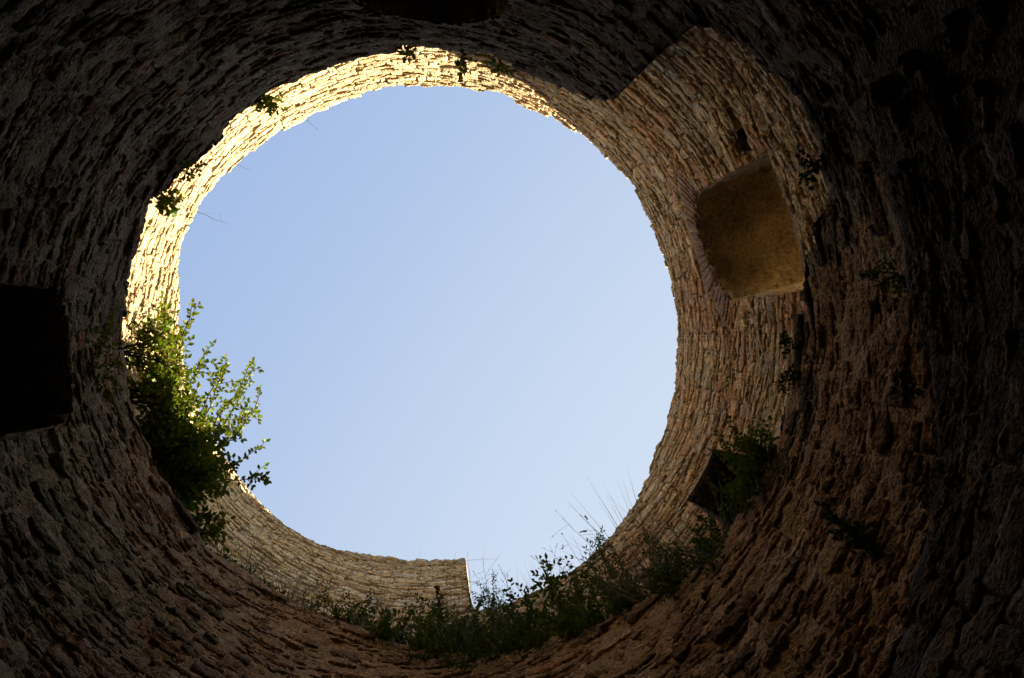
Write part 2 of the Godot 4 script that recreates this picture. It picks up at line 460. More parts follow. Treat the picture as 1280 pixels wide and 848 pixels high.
func reveal(o: Dictionary, tone_in: Color, tone_out: Color, closed_back: bool, splay: float, rough: float) -> Buf:
	# jambs, arched soffit and sill of an opening, and its back where it is blind
	var b := Buf.new()
	var rad := R_UP if o.shell == 0 else R_LOW
	var w := deg_to_rad(o.half) * rad
	var out := PackedVector2Array()     # (along the wall, height), from one foot over the top to the other, then the sill
	var n := 12
	for k in n: out.append(Vector2(-w, lerpf(o.sill, o.spring, float(k) / n)))
	var rise: float = o.crown - o.spring
	for k in 49:
		var x := lerpf(-w, w, k / 48.0)
		var y: float = o.spring
		if rise > 0.05:
			var ar := (w * w + rise * rise) / (2.0 * rise)
			y = o.crown - ar + sqrt(ar * ar - x * x)
		out.append(Vector2(x, y))
	for k in n: out.append(Vector2(w, lerpf(o.spring, o.sill, (k + 1.0) / n)))
	for k in 12: out.append(Vector2(lerpf(w, -w, (k + 1.0) / 13.0), o.sill))
	var mid_h: float = (o.sill + o.crown) * 0.5
	var rows := 40
	var cols := out.size()
	var at := func(i: int, j: int) -> Vector3:
		var p := out[i % cols]
		var e := 0.0
		var deep := 0.0
		if j == 0:
			e = 0.04
			deep = 0.05
		else:
			deep = lerpf(0.0 if rough < 0.03 else 0.03, o.depth, (j - 1.0) / (rows - 1.0))
		var c := Vector2(0, mid_h)
		var f: float = 1.0 - splay * deep / o.depth
		var q := c + (p - c) * Vector2(f, 1.0 - splay * 0.3 * deep / o.depth) + (p - c).normalized() * e
		var deg: float = o.mid + rad_to_deg(q.x / rad)
		var face := wall_r(o.shell, deg, clampf(q.y, o.sill, o.crown)) - 0.01
		var v := on(deg, face + deep, q.y)
		if j > 0:
			var z := n_mid.get_noise_3dv(v * 1.2) * 1.3 + n_fine.get_noise_3dv(v) * 0.6
			var inward := c - q
			var push := inward.normalized() * (z * rough - (0.014 if i % 4 == 0 else 0.0))
			v = on(deg + rad_to_deg(push.x / rad), face + deep, q.y + push.y)
		return v
	var all := func(_i: int, _j: int, _p: Vector3, _q: Vector3) -> bool: return true
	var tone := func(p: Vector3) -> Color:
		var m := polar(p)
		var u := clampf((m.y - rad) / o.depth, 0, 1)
		var c := tone_in.lerp(tone_out, smoothstep(0.2, 0.95, u + 0.055 * wrap_deg(o.mid - m.x) + 0.5 * n_tone.get_noise_3dv(p * 1.7)))  # in the arched window this puts outside light into the colour, plus stain noise
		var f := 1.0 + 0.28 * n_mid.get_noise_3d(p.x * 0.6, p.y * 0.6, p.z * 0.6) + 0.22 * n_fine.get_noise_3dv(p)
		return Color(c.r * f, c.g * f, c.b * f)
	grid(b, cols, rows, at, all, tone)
	# seen from inside the opening: turn the faces and normals inwards
	for k in b.n.size(): b.n[k] = -b.n[k]
	for k in range(0, b.i.size(), 3):
		var t := b.i[k + 1]
		b.i[k + 1] = b.i[k + 2]
		b.i[k + 2] = t
	if closed_back:
		var base := b.v.size()
		var centre: Vector3 = on(o.mid, rad + o.depth - 0.02, mid_h)
		b.v.append(centre); b.n.append(-Vector3(centre.x, 0, centre.z).normalized()); b.c.append(tone_out)
		for i in cols + 1:
			var p: Vector3 = at.call(i % cols, rows)
			b.v.append(p); b.n.append(-Vector3(centre.x, 0, centre.z).normalized()); b.c.append(tone_out)
		for i in cols:
			b.i.append_array(PackedInt32Array([base, base + 1 + i, base + 2 + i]))
	return b

func brick(deg_mid: float, h_mid: float, along: Vector2, half_l: float, half_t: float, proud: float, deep: float, tone: Color, shell := 0) -> Buf:
	# one brick set in the wall: along = direction of its length in (along the wall, height)
	var b := Buf.new()
	var rad := R_UP if shell == 0 else R_LOW
	var across := Vector2(-along.y, along.x)
	var nu := 4
	var nv := 2
	var w := nu + 3
	var pts := PackedVector3Array()
	for j in nv + 3:
		var y := clampf((j - 1.0) / nv, 0, 1) * 2.0 - 1.0
		for i in nu + 3:
			var x := clampf((i - 1.0) / nu, 0, 1) * 2.0 - 1.0
			var side := i == 0 or j == 0 or i == nu + 2 or j == nv + 2
			var q := Vector2(0, h_mid) + along * half_l * x * (1.0 - 0.04 * absf(y)) + across * half_t * y * (1.0 - 0.08 * absf(x))
			var deg := deg_mid + rad_to_deg(q.x / rad)
			var r := wall_r(shell, deg, q.y) - proud
			var p := on(deg, r, q.y)
			if side: r += deep
			else: r += 0.012 * n_fine.get_noise_3dv(p) + 0.006 * maxf(absf(x), absf(y))
			pts.append(on(deg, r, q.y + 0.006 * n_edge.get_noise_3dv(p)))
			var f := 1.0 + 0.35 * n_fine.get_noise_3dv(p * 1.3)
			b.c.append(Color(tone.r * f, tone.g * f, tone.b * f))
	for j in nv + 3:
		for i in w:
			var du := pts[j * w + mini(i + 1, w - 1)] - pts[j * w + maxi(i - 1, 0)]
			var dv := pts[mini(j + 1, nv + 2) * w + i] - pts[maxi(j - 1, 0) * w + i]
			var nn := du.cross(dv)
			b.n.append(nn.normalized() if nn.length_squared() > 1e-14 else Vector3.UP)
	b.v = pts
	for j in nv + 2:
		for i in nu + 2:
			var p := j * w + i
			b.i.append_array(PackedInt32Array([p, p + w, p + 1, p + 1, p + w, p + w + 1]))
	return b

# ---------------------------------------------------------------- plants

func tube(b: Buf, pts: PackedVector3Array, r0: float, r1: float, sides := 4) -> void:
	var base := b.v.size()
	for k in pts.size():
		var t := (pts[mini(k + 1, pts.size() - 1)] - pts[maxi(k - 1, 0)]).normalized()
		var u := t.cross(Vector3(0.31, 0.2, 0.93)).normalized()
		var v := t.cross(u)
		var r := lerpf(r0, r1, float(k) / (pts.size() - 1))
		for s in sides:
			var a := TAU * s / sides
			var n := u * cos(a) + v * sin(a)
			b.v.append(pts[k] + n * r)
			b.n.append(n)
	for k in pts.size() - 1:
		for s in sides:
			var p := base + k * sides + s
			var q := base + k * sides + (s + 1) % sides
			b.i.append_array(PackedInt32Array([p, q, p + sides, q, q + sides, p + sides]))

func leaf(b: Buf, at: Vector3, dir: Vector3, up: Vector3, length: float, width: float, tone: Color) -> void:
	# a folded, drooping blade of six corners
	var d := dir.normalized()
	var s := d.cross(up).normalized()
	if s.length_squared() < 0.5: s = d.cross(Vector3(1, 0.1, 0)).normalized()
	var n := s.cross(d)
	var base := b.v.size()
	var drop := -n * length * rng.randf_range(0.05, 0.2)
	b.v.append(at)
	b.v.append(at + d * length * 0.42 + s * width * 0.5 + n * width * 0.14)
	b.v.append(at + d * length * 0.45 - n * width * 0.02)
	b.v.append(at + d * length * 0.42 - s * width * 0.5 + n * width * 0.14)
	b.v.append(at + d * length * 0.75 + s * width * 0.3 + drop * 0.5)
	b.v.append(at + d * length * 0.75 - s * width * 0.3 + drop * 0.5)
	b.v.append(at + d * length + drop)
	for k in 7: b.c.append(tone)
	b.i.append_array(PackedInt32Array([base, base + 1, base + 2, base, base + 2, base + 3, base + 1, base + 4, base + 2, base + 2, base + 5, base + 3, base + 2, base + 4, base + 6, base + 2, base + 6, base + 5]))

func green(base: Color, spread := 0.3) -> Color:
	var f := rng.randf_range(1.0 - spread, 1.0 + spread)
	var y := rng.randf_range(-0.2, 0.3)
	return Color(base.r * f * (1.0 + y), base.g * f, base.b * f * (1.0 - y * 0.5))

func rand_dir() -> Vector3:
	var z := rng.randf_range(-1, 1)
	var a := rng.randf() * TAU
	var q := sqrt(1 - z * z)
	return Vector3(q * cos(a), z, q * sin(a))

func curve(a: Vector3, b: Vector3, bow: Vector3, n: int, shake := 0.01) -> PackedVector3Array:
	var out := PackedVector3Array()
	for k in n + 1:
		var t := float(k) / n
		out.append(a.lerp(b, t) + bow * 4.0 * t * (1.0 - t) + (rand_dir() * shake if k > 0 and k < n else Vector3.ZERO))
	return out

func sample(p: PackedVector3Array, t: float) -> Vector3:
	var f := clampf(t, 0, 0.999) * (p.size() - 1)
	return p[int(f)].lerp(p[int(f) + 1], f - int(f))

func leafy(sb: Buf, lb: Buf, p: PackedVector3Array, r: float, from_t: float, step: float, ll: float, lw: float, tone: Color) -> void:
	# leaves in turn left and right along a stem
	tube(sb, p, r, r * 0.4)
	var length := 0.0
	for k in p.size() - 1: length += p[k].distance_to(p[k + 1])
	var t := from_t
	var flip := 1.0
	while t < 1.0:
		var a := sample(p, t)
		var d := (sample(p, t + 0.05) - sample(p, t - 0.05)).normalized()
		var side := d.cross(Vector3.UP + rand_dir() * 0.5).normalized() * flip
		leaf(lb, a, side + d * 0.7 + rand_dir() * 0.35, Vector3.UP + rand_dir() * 0.6, ll * rng.randf_range(0.7, 1.15), lw * rng.randf_range(0.8, 1.1), green(tone))
		flip = -flip
		t += step / maxf(length, 0.01) * rng.randf_range(0.8, 1.2)
	leaf(lb, p[p.size() - 1], (p[p.size() - 1] - p[p.size() - 2]) + rand_dir() * 0.01, Vector3.UP, ll, lw, green(tone))

func plant(called: String, label: String, category: String, group: String, at: Vector3, tips: Array, density: int, ll: float, lw: float, tone: Color, bow := Vector3(0, 0.12, 0), r := 0.006, bushy := 0.3, roots := []) -> Node3D:
	# a plant rooted at one place with a stem to every tip and side shoots on it
	var o := thing(called, label, category, group, at)
	var sb := Buf.new()
	var lb := Buf.new()
	for tip in tips:
		var e: Vector3 = tip - at
		var foot := rand_dir() * 0.03
		for root in roots:
			if (root - tip).length() < minf(1.7, (foot + at - tip).length()): foot = root - at
		var p := curve(foot, e, bow * e.length() + rand_dir() * 0.05 * e.length(), 9, 0.012 * e.length())
		leafy(sb, lb, p, r, 0.35, ll * 0.8, ll, lw, tone)
		for k in density:
			var t := rng.randf_range(0.2, 0.95)
			var a := sample(p, t)
			var d := (e.normalized() * 0.6 + rand_dir() + Vector3.UP * 0.35).normalized() * bushy * rng.randf_range(0.5, 1.2) * (1.15 - t * 0.6)
			leafy(sb, lb, curve(a, a + d, Vector3.UP * 0.03, 4, 0.008), r * 0.5, 0.15, ll * 0.75, ll, lw, tone)
	commit(sb, "stems", M.stem, o, "stuff")
	commit(lb, "foliage", M.leaf, o, "stuff")
	return o

func spray(at: Vector3, n: int, height: float, spread: float, lean: Vector3) -> Array:
	var out := []
	for k in n:
		var d := rand_dir()
		d.y = 0
		out.append(at + (Vector3.UP + lean) * height * rng.randf_range(0.55, 1.1) + d * spread * rng.randf_range(0.3, 1.0))
	return out

func grass(called: String, label: String, category: String, at: Vector3, n: int, height: float, spread: float, lean: Vector3, tone: Color, group := "") -> void:
	var o := thing(called, label, category, group, at)
	var b := Buf.new()
	for k in n:
		var d := rand_dir(); d.y = 0
		var a := d * spread * rng.randf() * 0.5
		blade(b, a, (Vector3.UP + lean * rng.randf_range(0.3, 1.2) + d * 0.6) * height * rng.randf_range(0.5, 1.1), 0.004, green(tone, 0.25))
	commit(b, "blades", M.leaf, o, "stuff")

func blade(b: Buf, a: Vector3, e: Vector3, w: float, tone: Color) -> void:
	var s := e.cross(rand_dir()).normalized() * w
	var base := b.v.size()
	var droop := Vector3.DOWN * e.length() * rng.randf_range(0.0, 0.25)
	for k in 4:
		var t := k / 3.0
		var p := a + e * t + droop * t * t
		b.v.append(p - s * (1.0 - t * 0.9)); b.v.append(p + s * (1.0 - t * 0.9))
		b.c.append(tone); b.c.append(tone)
	for k in 3:
		var p := base + k * 2
		b.i.append_array(PackedInt32Array([p, p + 1, p + 2, p + 1, p + 3, p + 2]))

func stalk(called: String, label: String, category: String, group: String, at: Vector3, tip: Vector3, twigs: int, twig_len: float, heads: float, tone: Color, head_tone: Color, bow := Vector3.ZERO, r := 0.0045) -> void:
	# a bare thin stalk with twigs and, on them, small seed heads
	var o := thing(called, label, category, group, at)
	var sb := Buf.new()
	var hb := Buf.new()
	var e := tip - at
	var p := curve(Vector3.ZERO, e, bow, 10, 0.008)
	tube(sb, p, r, r * 0.35)
	for k in twigs:
		var t := lerpf(0.45, 0.95, (k + 0.5) / twigs)
		var a := sample(p, t)
		var d := (e.normalized() * 0.8 + rand_dir()).normalized() * twig_len * rng.randf_range(0.6, 1.2)
		var q := curve(a, a + d, Vector3.UP * 0.02, 4, 0.006)
		tube(sb, q, r * 0.5, r * 0.25, 3)
		if heads > 0.0:
			for m in 3:
				leaf(hb, a + d * (0.7 + 0.15 * m), d + rand_dir() * 0.1, rand_dir(), heads * rng.randf_range(0.7, 1.3), heads * 0.5, green(head_tone))
	if heads > 0.0:
		leaf(hb, e, e, rand_dir(), heads * 1.8, heads * 0.6, green(head_tone))
	for k in sb.v.size(): sb.c.append(tone)
	commit(sb, "stem", M.dry, o)
	if hb.v.size() > 0:
		commit(hb, "seed_heads", M.leaf, o, "stuff")

# ---------------------------------------------------------------- materials

func tile_noise(seed_: int, freq: float, size: int, kind: int, oct: int, ramp: Gradient, normal := false) -> NoiseTexture2D:
	var n := FastNoiseLite.new()
	n.noise_type = FastNoiseLite.TYPE_SIMPLEX_SMOOTH if kind != 9 else FastNoiseLite.TYPE_CELLULAR
	n.seed = seed_
	n.frequency = freq
	n.fractal_type = kind if kind != 9 else FastNoiseLite.FRACTAL_FBM
	n.fractal_octaves = oct
	var t := NoiseTexture2D.new()
	t.width = size
	t.height = size
	t.seamless = true
	t.noise = n
	t.as_normal_map = normal
	if ramp: t.color_ramp = ramp
	return t

func ramp(stops: Array) -> Gradient:
	var g := Gradient.new()
	var off := PackedFloat32Array()
	var col := PackedColorArray()
	for s in stops:
		off.append(s[0])
		col.append(s[1])
	g.offsets = off
	g.colors = col
	return g

func materials() -> void:
	var tone := tile_noise(3, 0.022, 1024, FastNoiseLite.FRACTAL_FBM, 6, ramp([[0.0, Color(0.36, 0.33, 0.30)], [0.34, Color(0.70, 0.68, 0.65)], [0.44, Color(0.96, 0.955, 0.94)], [0.52, Color(0.98, 0.975, 0.96)], [1.0, Color(1, 1, 1)]]))
	var relief := tile_noise(8, 0.024, 1024, FastNoiseLite.FRACTAL_FBM, 6, null)
	for name_ in ["stone", "dark_stone", "plaster"]:
		var m := StandardMaterial3D.new()
		m.vertex_color_use_as_albedo = true
		m.albedo_texture = tone
		m.roughness = 0.92
		m.metallic_specular = 0.25
		m.uv1_triplanar = true
		m.uv1_world_triplanar = true
		m.uv1_scale = {"stone": Vector3(1.1, 1.7, 1.1), "dark_stone": Vector3(1.0, 1.5, 1.0), "plaster": Vector3(0.5, 0.5, 0.5)}[name_]
		if name_ == "plaster": m.albedo_texture = tile_noise(21, 0.03, 1024, FastNoiseLite.FRACTAL_FBM, 5, ramp([[0.0, Color(0.62, 0.58, 0.53)], [0.4, Color(0.88, 0.87, 0.85)], [0.6, Color(1, 1, 1)]]))
		m.heightmap_enabled = true
		m.heightmap_texture = relief
		m.heightmap_scale = {"stone": 3.4, "dark_stone": 3.8, "plaster": 2.5}[name_]
		M[name_] = m
	var lm := StandardMaterial3D.new()
	lm.vertex_color_use_as_albedo = true
	lm.roughness = 0.55
	lm.metallic_specular = 0.35
	lm.backlight_enabled = true
	lm.backlight = Color(0.75, 0.8, 0.3)
	lm.cull_mode = BaseMaterial3D.CULL_DISABLED
	M.leaf = lm
	var st := StandardMaterial3D.new()
	st.albedo_color = Color(0.24, 0.2, 0.13)
	st.roughness = 0.8
	M.stem = st
	var dr := StandardMaterial3D.new()
	dr.vertex_color_use_as_albedo = true
	dr.roughness = 0.8
	M.dry = dr
	var wd := StandardMaterial3D.new()
	wd.albedo_color = Color(0.56, 0.5, 0.42)
	wd.roughness = 0.85
	wd.albedo_texture = tone
	wd.uv1_triplanar = true
	wd.uv1_scale = Vector3(2.0, 14.0, 14.0)
	wd.heightmap_enabled = true
	wd.heightmap_texture = relief
	wd.heightmap_scale = 1.0
	M.wood = wd
	var gm := StandardMaterial3D.new()
	gm.albedo_color = Color(0.46, 0.41, 0.3)
	gm.albedo_texture = tone
	gm.uv1_triplanar = true
	gm.uv1_world_triplanar = true
	gm.uv1_scale = Vector3(0.5, 0.5, 0.5)
	gm.roughness = 0.95
	M.ground = gm

# ---------------------------------------------------------------- the scene

func sun_dir() -> Vector3:
	return on(-37.0, 1.0, tan(deg_to_rad(17.5))).normalized()

func sky_image() -> Image:
	var im := Image.create(512, 256, false, Image.FORMAT_RGBF)
	var s := sun_dir()
	var dim := 0.95 / 8.6
	for y in 256:
		var up := cos(PI * (y + 0.5) / 256.0)
		var q := sqrt(1.0 - up * up)
		for x in 512:
			var a := TAU * (x + 0.5) / 512.0
			var d := Vector3(q * sin(a), up, -q * cos(a))
			var near := smoothstep(-0.25, 0.95, d.dot(s))
			var low := pow(clampf(1.0 - maxf(up, 0.0), 0, 1), 3.0)
			var c := Color(0.36, 0.51, 0.82).lerp(Color(0.76, 0.86, 0.98), near)
			c = c.lerp(Color(1.15, 1.15, 1.12), low * 0.85)
			if up < 0.0: c = Color(0.36, 0.51, 0.82).lerp(Color(0.76, 0.86, 0.98), 0.38)
			im.set_pixel(x, y, Color(c.r * dim, c.g * dim, c.b * dim))
	return im

func _ready() -> void:
	rng.seed = 77
	noise(n_big, 11, 0.32, 3)
	noise(n_mid, 12, 3.2, 3)
	noise(n_fine, 13, 11.0, 3)
	noise(n_tone, 14, 0.55, 2)
	noise(n_edge, 15, 6.0, 3)
	noise(n_warp, 16, 0.6, 2)
	noise(n_chip, 17, 9.0, 4, FastNoiseLite.FRACTAL_RIDGED)
	make_tables()

	# camera, sky, sun, exposure
	view = Basis(Vector3(0.996658, -0.081693, 0.0), Vector3(0.000335, 0.004085, 0.999992), Vector3(-0.081692, -0.996649, 0.004098)).orthonormalized()
	var cam := Camera3D.new()
	cam.name = "camera"
	cam.transform = Transform3D(view, EYE)
	cam.fov = rad_to_deg(2.0 * atan(424.0 / FOCAL))
	cam.near = 0.05
	cam.far = 2000.0
	cam.current = true
	add_child(cam)
	var env := Environment.new()
	env.background_mode = Environment.BG_SKY
	var sky := Sky.new()
	var sm := PanoramaSkyMaterial.new()
	sm.panorama = ImageTexture.create_from_image(sky_image())
	sky.sky_material = sm
	env.sky = sky
	env.tonemap_mode = Environment.TONE_MAPPER_LINEAR
	env.tonemap_exposure = 8.6
	env.sdfgi_enabled = true
	env.ssao_enabled = true
	env.ssil_enabled = true
	var we := WorldEnvironment.new()
	we.name = "world_environment"
	we.environment = env
	add_child(we)
	var sun := DirectionalLight3D.new()
	sun.name = "sun"
	sun.light_color = Color(1.0, 0.93, 0.80)
	sun.light_energy = 1.6
	sun.light_angular_distance = 0.5
	sun.shadow_enabled = true
	sun.look_at_from_position(sun_dir() * 50.0, Vector3.ZERO, Vector3.UP)
	add_child(sun)

	materials()
	build_ground()
	build_tower()
	build_plants()

func build_ground() -> void:
	var b := Buf.new()
	var radii := [0.0, 1.5, 3.0, 4.5, 6.0, 9.0, 14.0, 25.0, 60.0, 150.0, 500.0, 1200.0]
	var at := func(i: int, j: int) -> Vector3:
		var p := on(360.0 * i / 72.0, radii[j], 0)
		return p + Vector3.UP * (0.05 * n_mid.get_noise_2d(p.x * 0.2, p.z * 0.2))
	var all := func(_i: int, _j: int, _p: Vector3, _q: Vector3) -> bool: return true
	var tone := func(_p: Vector3) -> Color: return Color.WHITE
	grid(b, 72, radii.size() - 1, at, all, tone)
	for k in b.n.size(): if b.n[k].y < 0.0: b.n[k] = -b.n[k]
	for k in range(0, b.i.size(), 3):
		var t := b.i[k + 1]
		b.i[k + 1] = b.i[k + 2]
		b.i[k + 2] = t
	commit(b, "ground", M.ground, self, "structure")

func build_tower() -> void:
	var tower := thing("round_tower", "roofless round tower of rough stone seen from inside, open to blue sky", "tower")
	var walls := [
		commit(core(0), "upper_wall", M.stone, tower),
		commit(core(1), "lower_wall", M.dark_stone, tower),
		commit(core(2), "near_wall", M.dark_stone, tower)]
	walls[0].set_meta("label", "sunlit pale upper wall with broken rim")
	walls[1].set_meta("label", "dark thick lower wall with broken ledge on top")
	walls[2].set_meta("label", "dark nearest wall facing at the right")
	var list := []
	lay_stones(0, 6.6, 15.8, list)
	lay_stones(1, 3.2, 11.3, list)
	lay_stones(2, 2.4, 6.6, list)
	var order := []
	for k in list.size(): order.append([list[k].area, k])
	order.sort_custom(func(a, b): return a[0] > b[0] or (a[0] == b[0] and a[1] < b[1]))
	var single := {}
	for k in mini(300, order.size()):
		if order[k][0] > 0.0: single[order[k][1]] = true
	var rest := [Buf.new(), Buf.new(), Buf.new()]
	var tris := 0
	for k in list.size():
		var s: Dictionary = list[k]
		if single.has(k):
			var b := Buf.new()
			add_stone(b, s)
			commit(b, "stone", M.stone if s.shell == 0 else M.dark_stone, walls[s.shell])
		else:
			add_stone(rest[s.shell], s)
	for k in 3:
		tris += rest[k].i.size() / 3
		commit(rest[k], "rubble_stones", M.stone if k == 0 else M.dark_stone, walls[k], "stuff")
	print("stones ", list.size(), " triangles ", tris)

	# the arched window: reveal, fan of thin bricks
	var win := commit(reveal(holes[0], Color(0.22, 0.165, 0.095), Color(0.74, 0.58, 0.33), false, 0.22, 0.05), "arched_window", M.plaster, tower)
	win.set_meta("label", "arched window with ochre plaster soffit and a fan of red bricks")
	var o: Dictionary = holes[0]
	var w := deg_to_rad(o.half) * R_UP
	var rise: float = o.crown - o.spring
	var ar := (w * w + rise * rise) / (2.0 * rise)
	var hc: float = o.crown - ar
	var open := asin(w / ar)
	var n := 26
	for k in n:
		var f := lerpf(-open, open, (k + 0.5) / n)
		var dir := Vector2(sin(f), cos(f))
		var mid := dir * (ar + 0.21)
		var b := brick(o.mid + rad_to_deg(mid.x / R_UP), hc + mid.y, dir, 0.2 * rng.randf_range(0.78, 1.06), open * (ar + 0.21) / n - 0.009, rng.randf_range(0.0, 0.025), 0.14, [Color(0.42, 0.26, 0.17), Color(0.46, 0.30, 0.21), Color(0.36, 0.22, 0.15)][rng.randi() % 3])
		commit(b, "brick", M.stone, win)
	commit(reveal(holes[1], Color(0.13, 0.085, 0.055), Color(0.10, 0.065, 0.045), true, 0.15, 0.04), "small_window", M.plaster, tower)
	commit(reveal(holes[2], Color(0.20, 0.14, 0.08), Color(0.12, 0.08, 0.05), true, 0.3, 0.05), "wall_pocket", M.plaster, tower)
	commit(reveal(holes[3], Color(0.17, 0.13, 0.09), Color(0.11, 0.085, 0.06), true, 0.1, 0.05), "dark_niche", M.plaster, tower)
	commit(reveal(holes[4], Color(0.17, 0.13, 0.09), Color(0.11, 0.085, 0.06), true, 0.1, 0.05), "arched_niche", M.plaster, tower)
	# the pale beam over the small window and the pale stone that juts out beside the pocket
	var bm := Buf.new()
	for k in 1:
		bm = brick(-28.2, 11.45, Vector2(1, 0), 0.5, 0.04, 0.02, 0.5, Color(0.40, 0.35, 0.28))
	commit(bm, "lintel", M.stone, tower)
	var js := {"shell": 0, "mid": 35.2, "half": 2.6, "hm": 9.42, "hh": 0.07, "proud": 0.13, "k1": 0.02, "k2": 0.0, "round": 0.2, "skew": 0.1, "wave": 0.0, "cap": 20.0, "ragged": false, "rough": 0.03, "tone": Color(0.46, 0.36, 0.18), "nu": 10, "nv": 5}
	var jb := Buf.new()
	add_stone(jb, js)
	commit(jb, "jutting_stone", M.stone, tower)

func build_plants() -> void:
	var leafg := Color(0.10, 0.125, 0.035)
	var darkg := Color(0.08, 0.105, 0.035)
	# the big shrub on the ledge at the left
	var at := on(-149, 3.62, 10.85)
	var tips := [on(172, 3.2, 12.6), on(176, 3.3, 12.0), on(-178, 3.1, 13.3), on(-174, 3.05, 13.7), on(-171.5, 2.9, 14.7), on(-170, 2.95, 14.9), on(-163, 2.85, 14.6), on(-160, 3.0, 13.4), on(-168, 3.3, 12.6),
		on(-155, 3.1, 12.9), on(-146, 2.9, 13.2), on(-137, 2.95, 12.6), on(-150, 3.3, 12.2), on(-142, 3.3, 11.9), on(-162, 3.5, 12.4), on(-172, 3.6, 12.4), on(174, 3.6, 12.6), on(-178, 3.65, 12.9), on(-137, 3.5, 11.5), on(-155, 3.5, 12.0), on(171, 3.75, 13.0), on(174, 3.8, 13.2), on(177, 3.8, 13.1), on(-179, 3.75, 13.2), on(-174, 3.75, 13.0), on(-168, 3.75, 12.9), on(-162, 3.7, 12.6), on(176, 3.35, 11.6), on(-178, 3.32, 11.7), on(-172, 3.3, 11.8), on(-166, 3.25, 11.7), on(-160, 3.25, 11.5), on(-153, 3.25, 11.5), on(-147, 3.28, 11.2), on(-141, 3.3, 11.1), on(-136, 3.35, 11.0), on(-164, 3.1, 12.4), on(-170, 3.1, 12.4), on(-158, 3.1, 12.2)]
	for k in 75:
		var e: Vector3 = tips[rng.randi() % tips.size()].lerp(on(-161, 3.36, 12.0) if k % 2 == 0 else on(-147, 3.3, 11.6), rng.randf_range(0.35, 0.95)) + rand_dir() * 0.26
		tips.append(e)
	plant("leafy_shrub", "big bushy green shrub growing out of the ledge at the left, leaves against the sky", "shrub", "", at, tips, 8, 0.085, 0.05, Color(0.105, 0.135, 0.033), Vector3(0, 0.05, 0), 0.012, 0.36, [on(-140, 3.6, 10.75), on(-158, 3.55, 10.9), on(-168, 3.55, 10.9), on(-177, 3.5, 10.95)])
	# tufts along the upper lip
	plant("hanging_weed", "round tuft of small leaves half in sunlight on the lip at upper left", "weed", "weeds on the broken ledge", on(124, 3.55, 11.0), [on(121.2, 3.42, 11.9), on(122.2, 3.4, 11.6), on(123.5, 3.4, 11.5), on(125, 3.4, 11.3), on(120.8, 3.45, 11.7), on(124.2, 3.42, 11.7)], 6, 0.05, 0.035, Color(0.10, 0.13, 0.02), Vector3.ZERO, 0.004, 0.16)
	plant("hanging_weed", "sparse dark weed with lobed leaves at the left rim of the lip, above the shrub", "weed", "weeds on the broken ledge", on(152.5, 3.5, 10.75), [on(150.6, 3.4, 11.5), on(152.6, 3.4, 11.5), on(153.8, 3.42, 11.6), on(151.5, 3.45, 11.3)], 4, 0.08, 0.06, darkg, Vector3.ZERO, 0.004, 0.16)
	plant("hanging_weed", "shaded weed on the lip between the round tuft and the lobed weed", "weed", "weeds on the broken ledge", on(143.5, 3.42, 10.9), [on(144, 3.3, 10.8), on(142.5, 3.34, 11.2), on(146, 3.32, 11.0)], 5, 0.06, 0.04, Color(0.08, 0.11, 0.02), Vector3.ZERO, 0.004, 0.16)
	plant("hanging_weed", "small dark five leaved sprig at the very top of the lip", "weed", "weeds on the broken ledge", on(93, 3.5, 10.9), [on(92.4, 3.38, 11.15), on(93.4, 3.38, 11.1), on(91.6, 3.38, 11.05)], 1, 0.1, 0.06, darkg, Vector3.ZERO, 0.004, 0.12)
	plant("hanging_vine", "thin dark vine dangling before the sunlit wall at the top", "vine", "", on(81.6, 3.5, 10.9), [on(81.4, 3.38, 12.0), on(81.9, 3.38, 11.7), on(81.0, 3.38, 11.5)], 3, 0.055, 0.045, darkg, Vector3.ZERO, 0.004, 0.07)
	plant("hanging_weed", "dark tuft of pointed leaves at the top right of the vine", "weed", "weeds on the broken ledge", on(74.5, 3.5, 10.85), [on(73.6, 3.38, 11.2), on(75.2, 3.38, 11.1), on(72.8, 3.38, 11.0)], 2, 0.1, 0.045, darkg, Vector3.ZERO, 0.004, 0.14)
	plant("hanging_weed", "dark weed at the edge of the dark wall right of the arched window", "weed", "weeds on the broken ledge", on(23.1, 3.42, 7.36), [on(22.4, 3.3, 7.42), on(24.4, 3.3, 7.36), on(21.3, 3.3, 7.3)], 3, 0.05, 0.035, Color(0.025, 0.032, 0.012), Vector3.ZERO, 0.004, 0.16)
	# thin bare stems at the upper left
	stalk("dry_stalk", "long bare stem reaching over the sky at the left, below the lobed weed", "dry stem", "", on(152, 3.5, 10.9), on(150.6, 3.5, 13.95), 3, 0.25, 0.0, Color(0.12, 0.10, 0.05), Color.BLACK, Vector3(0, 0.1, 0))
	stalk("dry_stalk", "thin bare stem crossing the sunlit wall between the round tuft and the lobed weed", "dry stem", "", on(140, 3.5, 11.0), on(136.5, 3.5, 13.2), 1, 0.15, 0.0, Color(0.14, 0.11, 0.06), Color.BLACK, Vector3(0, 0.08, 0))
	stalk("dry_stalk", "short bare stem under the round tuft, tip against the sky", "dry stem", "", on(121, 3.5, 11.2), on(117.6, 3.45, 13.4), 2, 0.2, 0.0, Color(0.12, 0.10, 0.05), Color.BLACK)
	# weeds on the right
	plant("hanging_weed", "green weed on the broken wall edge left of the brown rubble face, upper of two", "weed", "weeds on the right hand wall", on(-1.6, 3.4, 8.3), [on(-1.2, 3.32, 8.36), on(-2.5, 3.3, 8.3), on(-0.4, 3.3, 8.22)], 4, 0.035, 0.025, Color(0.032, 0.042, 0.012), Vector3.ZERO, 0.004, 0.13)
